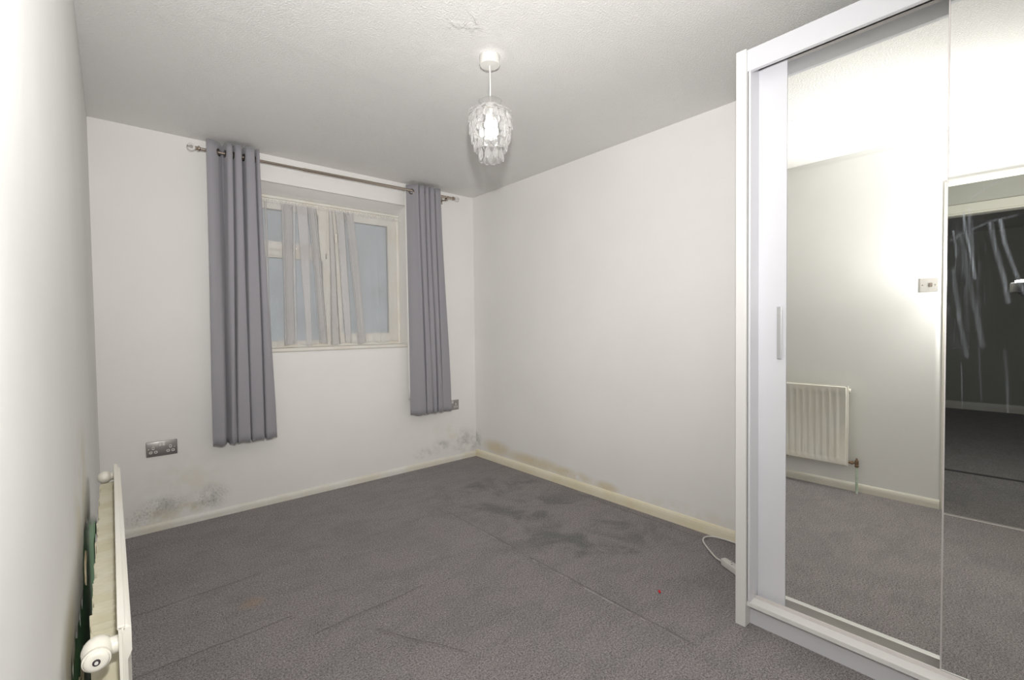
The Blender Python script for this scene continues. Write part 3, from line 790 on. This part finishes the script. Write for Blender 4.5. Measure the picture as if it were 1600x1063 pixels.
obj('bottom_track', bm, m_alu, wd)
obj('track_channel', BX(1.850, 1.925, iy0, iy1, 0.078, 0.080), m_white, wd)
obj('gap_shade_strip', BX(1.805, 1.87, iy1-0.0031, iy1, 0.0955, 2.105), m_dark, wd)  # dark strip standing in for the shade inside the gap by the side panel
obj('closing_strip', BX(1.800, 1.8755, iy1-0.010, iy1-0.003, 0.0955, 2.105), m_whiteblue, wd)
obj('closing_strip', BX(1.800, 1.8755, iy0+0.003, iy0+0.010, 0.0955, 2.105), m_whiteblue, wd)
# door 1 (rear track): white stile with handle, mirror beyond
def rear_door(y0, y1, strip_hi):
    d = obj('door', BX(1.8785, 1.8965, y0, y1, 0.0825, 2.105, bev=0.001), m_whiteblue, wd)
    if strip_hi: sa, sb, ma, mb = y1-0.0965, y1, y0, y1-0.0975
    else: sa, sb, ma, mb = y0, y0+0.103, y0+0.104, y1
    obj('stile', BX(1.8745, 1.879, sa, sb, 0.0825, 2.105), m_whiteblue, d)
    obj('mirror', BX(1.8755, 1.8788, ma, mb, 0.0835, 2.104), m_mirror, d)
    return d
d1 = rear_door(0.135, 0.7238, True)
bm = bmesh.new()
box(bm, 1.8575, 1.861, 0.6385, 0.6535, 1.020, 1.212, 0.0012); box(bm, 1.860, 1.875, 0.6495, 0.6535, 1.020, 1.212, 0.001)
obj('handle', bm, m_handle, d1)
d3 = rear_door(-0.936, -0.340, False)
bm = bmesh.new(); box(bm, 1.8575, 1.861, -0.868, -0.853, 1.020, 1.212, 0.0012); box(bm, 1.860, 1.875, -0.868, -0.864, 1.020, 1.212, 0.001)
obj('handle', bm, m_handle, d3)
# door 2 (front track): full mirror, hangs very slightly askew, smeared with dried cleaner
def smear_mirror():
    t = NT('smeared_mirror'); t.base(tuple(v*0.95 for v in MT), 0.0, 1.0)
    n = t.n; df = n.new('ShaderNodeBsdfDiffuse'); df.inputs[0].default_value = (0.62, 0.68, 0.76, 1)
    X = 1.84
    def sy(y, z): return (X, y, z)
    stro = []
    for pts, wdt, amt in SMEARS:
        for a, b in zip(pts, pts[1:]): stro.append((sy(*a), sy(*b), wdt, amt))
    v = t.mapping(t.P, rot=(math.radians(9), 0, 0), scale=(0, 260, 6))
    hair = t.ramp(t.noise(1.0, 5, 0.75, vec=v), 0.42, 0.66)
    v2 = t.mapping(t.P, scale=(0, 90, 14)); blot = t.ramp(t.noise(1.0, 4, 0.65, vec=v2), 0.40, 0.7)
    tot = None
    for a, b, wdt, amt in stro:
        q = t.math('MULTIPLY', t.seg(a, b, wdt, 0.95), amt); tot = q if tot is None else t.math('MAXIMUM', tot, q)
    tot = t.math('MULTIPLY', tot, t.math('ADD', t.math('MULTIPLY', hair, 0.8), 0.35))
    # faint wipe haze on the upper-left part
    reg = t.blob((X, 0.17, 1.25), (0, 0.09, 0.30), 0.9)
    hz = t.math('MULTIPLY', t.math('MULTIPLY', reg, t.math('MULTIPLY', hair, blot)), 0.22)
    tot = t.math('ADD', tot, hz, clamp=True)
    tot = t.math('ADD', t.math('MULTIPLY', tot, 0.9), 0.012, clamp=True)
    mx = n.new('ShaderNodeMixShader'); t.link(tot, mx.inputs[0]); t.link(t.b.outputs[0], mx.inputs[1]); t.link(df.outputs[0], mx.inputs[2])
    t.link(mx.outputs[0], n['Material Output'].inputs[0]); return t.m
SMEARS = [
    # (points (y,z) on the door), width, strength
    ([(0.184, 1.385), (0.150, 1.405), (0.105, 1.425), (0.060, 1.432)], 0.006, 0.20),
    ([(0.160, 1.455), (0.155, 1.40), (0.143, 1.34), (0.135, 1.27)], 0.006, 0.55),
    ([(0.148, 1.47), (0.146, 1.41), (0.141, 1.33)], 0.007, 0.35),
    ([(0.181, 1.41), (0.176, 1.37), (0.174, 1.335)], 0.004, 0.45),
    ([(0.107, 1.42), (0.098, 1.36), (0.080, 1.27), (0.070, 1.20)], 0.008, 0.40),
    ([(0.088, 1.425), (0.078, 1.36), (0.058, 1.28), (0.040, 1.22)], 0.007, 0.55),
    ([(0.140, 1.50), (0.100, 1.53), (0.045, 1.545)], 0.008, 0.22),
    ([(0.165, 1.40), (0.150, 1.28), (0.128, 1.15), (0.118, 1.08)], 0.010, 0.16),
    ([(0.180, 1.30), (0.168, 1.18), (0.150, 1.05)], 0.008, 0.20),
    ([(0.120, 1.06), (0.112, 1.085)], 0.002, 0.30),
    ([(0.185, 1.072), (0.100, 1.078), (0.042, 1.082)], 0.0025, 0.14),
    ([(0.125, 1.07), (0.118, 0.93)], 0.004, 0.12), ([(0.075, 1.07), (0.066, 0.90)], 0.006, 0.14), ([(0.160, 1.03), (0.156, 0.90)], 0.003, 0.14),
]
piv = Vector((1.84, 0.200, 0))
d2 = obj('door', BX(1.8435, 1.862, -0.400, 0.196, 0.1125, 2.105), m_whiteblue, wd)
mr = obj('mirror', BX(1.840, 1.8436, -0.400, 0.1925, 0.1135, 2.104), smear_mirror(), d2)
ed = obj('edge_profile', BX(1.8385, 1.864, 0.1925, 0.1965, 0.1115, 2.105, bev=0.0008), m_alu, d2)
rotm = Matrix.Translation(piv) @ Matrix.Rotation(math.radians(1.0), 4, 'Z') @ Matrix.Translation(-piv)
d2.matrix_basis = wmat(wd).inverted() @ rotm @ wmat(wd) @ d2.matrix_basis if False else d2.matrix_basis
for ob in (d2, mr, ed): ob.data.transform(rotm)

# ------------------------------------------------------------------ extension lead on the carpet
ex = thing('extension_lead', (2.12, 0.88, 0), 'white extension lead with its looped cable on the carpet behind the wardrobe side', 'extension lead')
cdv = Vector((-0.40, -0.917, 0)).normalized(); ang = math.atan2(cdv.y, cdv.x)
c0 = Vector((2.180, 1.000, 0))
Mx = Matrix.Translation(c0) @ Matrix.Rotation(ang, 4, 'Z')
bm = bmesh.new(); vs = box(bm, 0, 0.22, -0.026, 0.026, 0.002, 0.036, 0.006, 3)
for v in bm.verts:
    if v.co.x < 0.012: v.co.y *= 0.55
bmesh.ops.transform(bm, matrix=Mx, verts=bm.verts)
bd = obj('socket_block', bm, m_plastic, ex, smooth=True, angle=40)
for u, vv in ((0.05, 0.006), (0.066, -0.008), (0.066, 0.016), (0.13, 0.006), (0.146, -0.008), (0.146, 0.016)):
    bm = BX(u-0.002, u+0.002, vv-0.0045, vv+0.0045, 0.0355, 0.0366); bmesh.ops.transform(bm, matrix=Mx, verts=bm.verts)
    obj('pin_slot', bm, m_hole, bd)
pts = [(2.178, 1.002, 0.016), (2.205, 1.045, 0.010), (2.255, 1.098, 0.006), (2.305, 1.150, 0.006), (2.340, 1.178, 0.006), (2.375, 1.190, 0.006), (2.405, 1.182, 0.006), (2.425, 1.155, 0.007), (2.432, 1.10, 0.008), (2.432, 1.00, 0.008), (2.430, 0.85, 0.007)]
sm_ = []
Q = [Vector(pts[0])]+[Vector(q) for q in pts]+[Vector(pts[-1])]
for i in range(1, len(Q)-2):
    for k in range(6):
        u = k/6; a, b, c, d = Q[i-1:i+3]; sm_.append(0.5*((2*b)+(-a+c)*u+(2*a-5*b+4*c-d)*u*u+(-a+3*b-3*c+d)*u**3))
obj('cable', TUBE(sm_, 0.0042, 10), m_plastic, ex, smooth=True, angle=60)

# ------------------------------------------------------------------ red scrap on the carpet
bm = bmesh.new()
for k in range(5):
    a = k*1.3; pts = [(1.754+0.006*math.cos(a+u)*(0.5+u*0.3), 1.076+0.006*math.sin(a*1.4+u)*(0.5+u*0.3), 0.002+0.003*abs(math.sin(u+k))) for u in (0, 0.7, 1.4, 2.1)]
    tube(bm, pts, 0.0022, 6)
o = obj('red_thread', bm, m_red, None, smooth=True); tag(o, 'tiny scrap of bright red thread lying on the grey carpet', 'thread')

# ------------------------------------------------------------------ the photographer's camera, seen in the mirrored door
dc = thing('digital_camera', (-0.06, -0.06, 0), 'black camera with lens and flash in the doorway, seen in the wardrobe mirror', 'camera')
fw = Vector((math.sin(yaw), math.cos(yaw), 0)); O = Vector((0, 0, CAMZ))-fw*0.015
fm = frame(O, fw)
bm = bmesh.new(); lathe(bm, [(0.030, -0.004), (0.0385, 0.0), (0.040, -0.004), (0.040, -0.030), (0.038, -0.032), (0.038, -0.075), (0.034, -0.085)], 40, fm)
lens = obj('lens', bm, m_black, dc, smooth=True, angle=40)
bm = bmesh.new(); lathe(bm, [(0.031, -0.003), (0.0315, 0.0005), (0.0345, 0.0005), (0.035, -0.003)], 40, fm, cap=False); obj('lens_ring', bm, flat('grey_ring', (0.30, 0.30, 0.30), 0.4), lens)
bm = bmesh.new(); lathe(bm, [(0.029, -0.003), (0.022, 0.001), (0.010, 0.0035), (0.0005, 0.004)], 32, fm, cap=False); obj('front_element', bm, flat('coated_glass', (0.02, 0.02, 0.03), 0.02, 0, 1.0), lens, smooth=True)
bq = Matrix.Translation(O-fw*0.085) @ Matrix.Rotation(-yaw, 4, 'Z')
bm = bmesh.new(); box(bm, -0.07, 0.07, -0.045, 0.0, -0.055, 0.045, 0.010, 3); box(bm, -0.03, 0.03, -0.05, 0.01, 0.04, 0.072, 0.008, 3); box(bm, -0.07, -0.035, -0.04, 0.025, -0.055, 0.04, 0.012, 3)
bmesh.ops.transform(bm, matrix=bq, verts=bm.verts); obj('body', bm, m_black, dc, smooth=True, angle=40)
fq = Matrix.Translation(Vector((FLASH.x, FLASH.y, 0))) @ Matrix.Rotation(-yaw, 4, 'Z')
bm = bmesh.new(); tube(bm, [O-fw*0.105+Vector((0, 0, 0.07)), O-fw*0.10+Vector((0, 0, 0.12)), Vector((FLASH.x, FLASH.y, 1.29))-fw*0.05, Vector((FLASH.x, FLASH.y, 1.31))-fw*0.01], [0.022, 0.028, 0.028, 0.026], 16)
bb = BX(-0.035, 0.035, -0.028, 0.028, 1.30, 1.352, bev=0.006)
bmesh.ops.transform(bb, matrix=fq, verts=bb.verts); tmp = bpy.data.meshes.new('tmp'); bb.to_mesh(tmp); bb.free(); bm.from_mesh(tmp); bpy.data.meshes.remove(tmp)
obj('flash_unit', bm, m_black, dc, smooth=True, angle=40)
ed_ = LATHE([(0.022, 1.352), (0.024, 1.356), (0.022, 1.362), (0.002, 1.365)], 20, Matrix.Translation((FLASH.x, FLASH.y, 0)))
obj('flash_diffuser', ed_, emis('lit_flash', (1, 0.98, 0.95), 60), dc, smooth=True)
obj('monopod', TUBE([O-fw*0.105+Vector((0, 0, -0.053)), O-fw*0.105+Vector((0, 0, -1.137))], [0.015, 0.011], 16), m_black, dc, smooth=True, angle=40)

# light of the pendant bulb
light('bulb_light', 'POINT', (LX, LY, 1.972), 13, (1, 0.97, 0.94), 0.027)
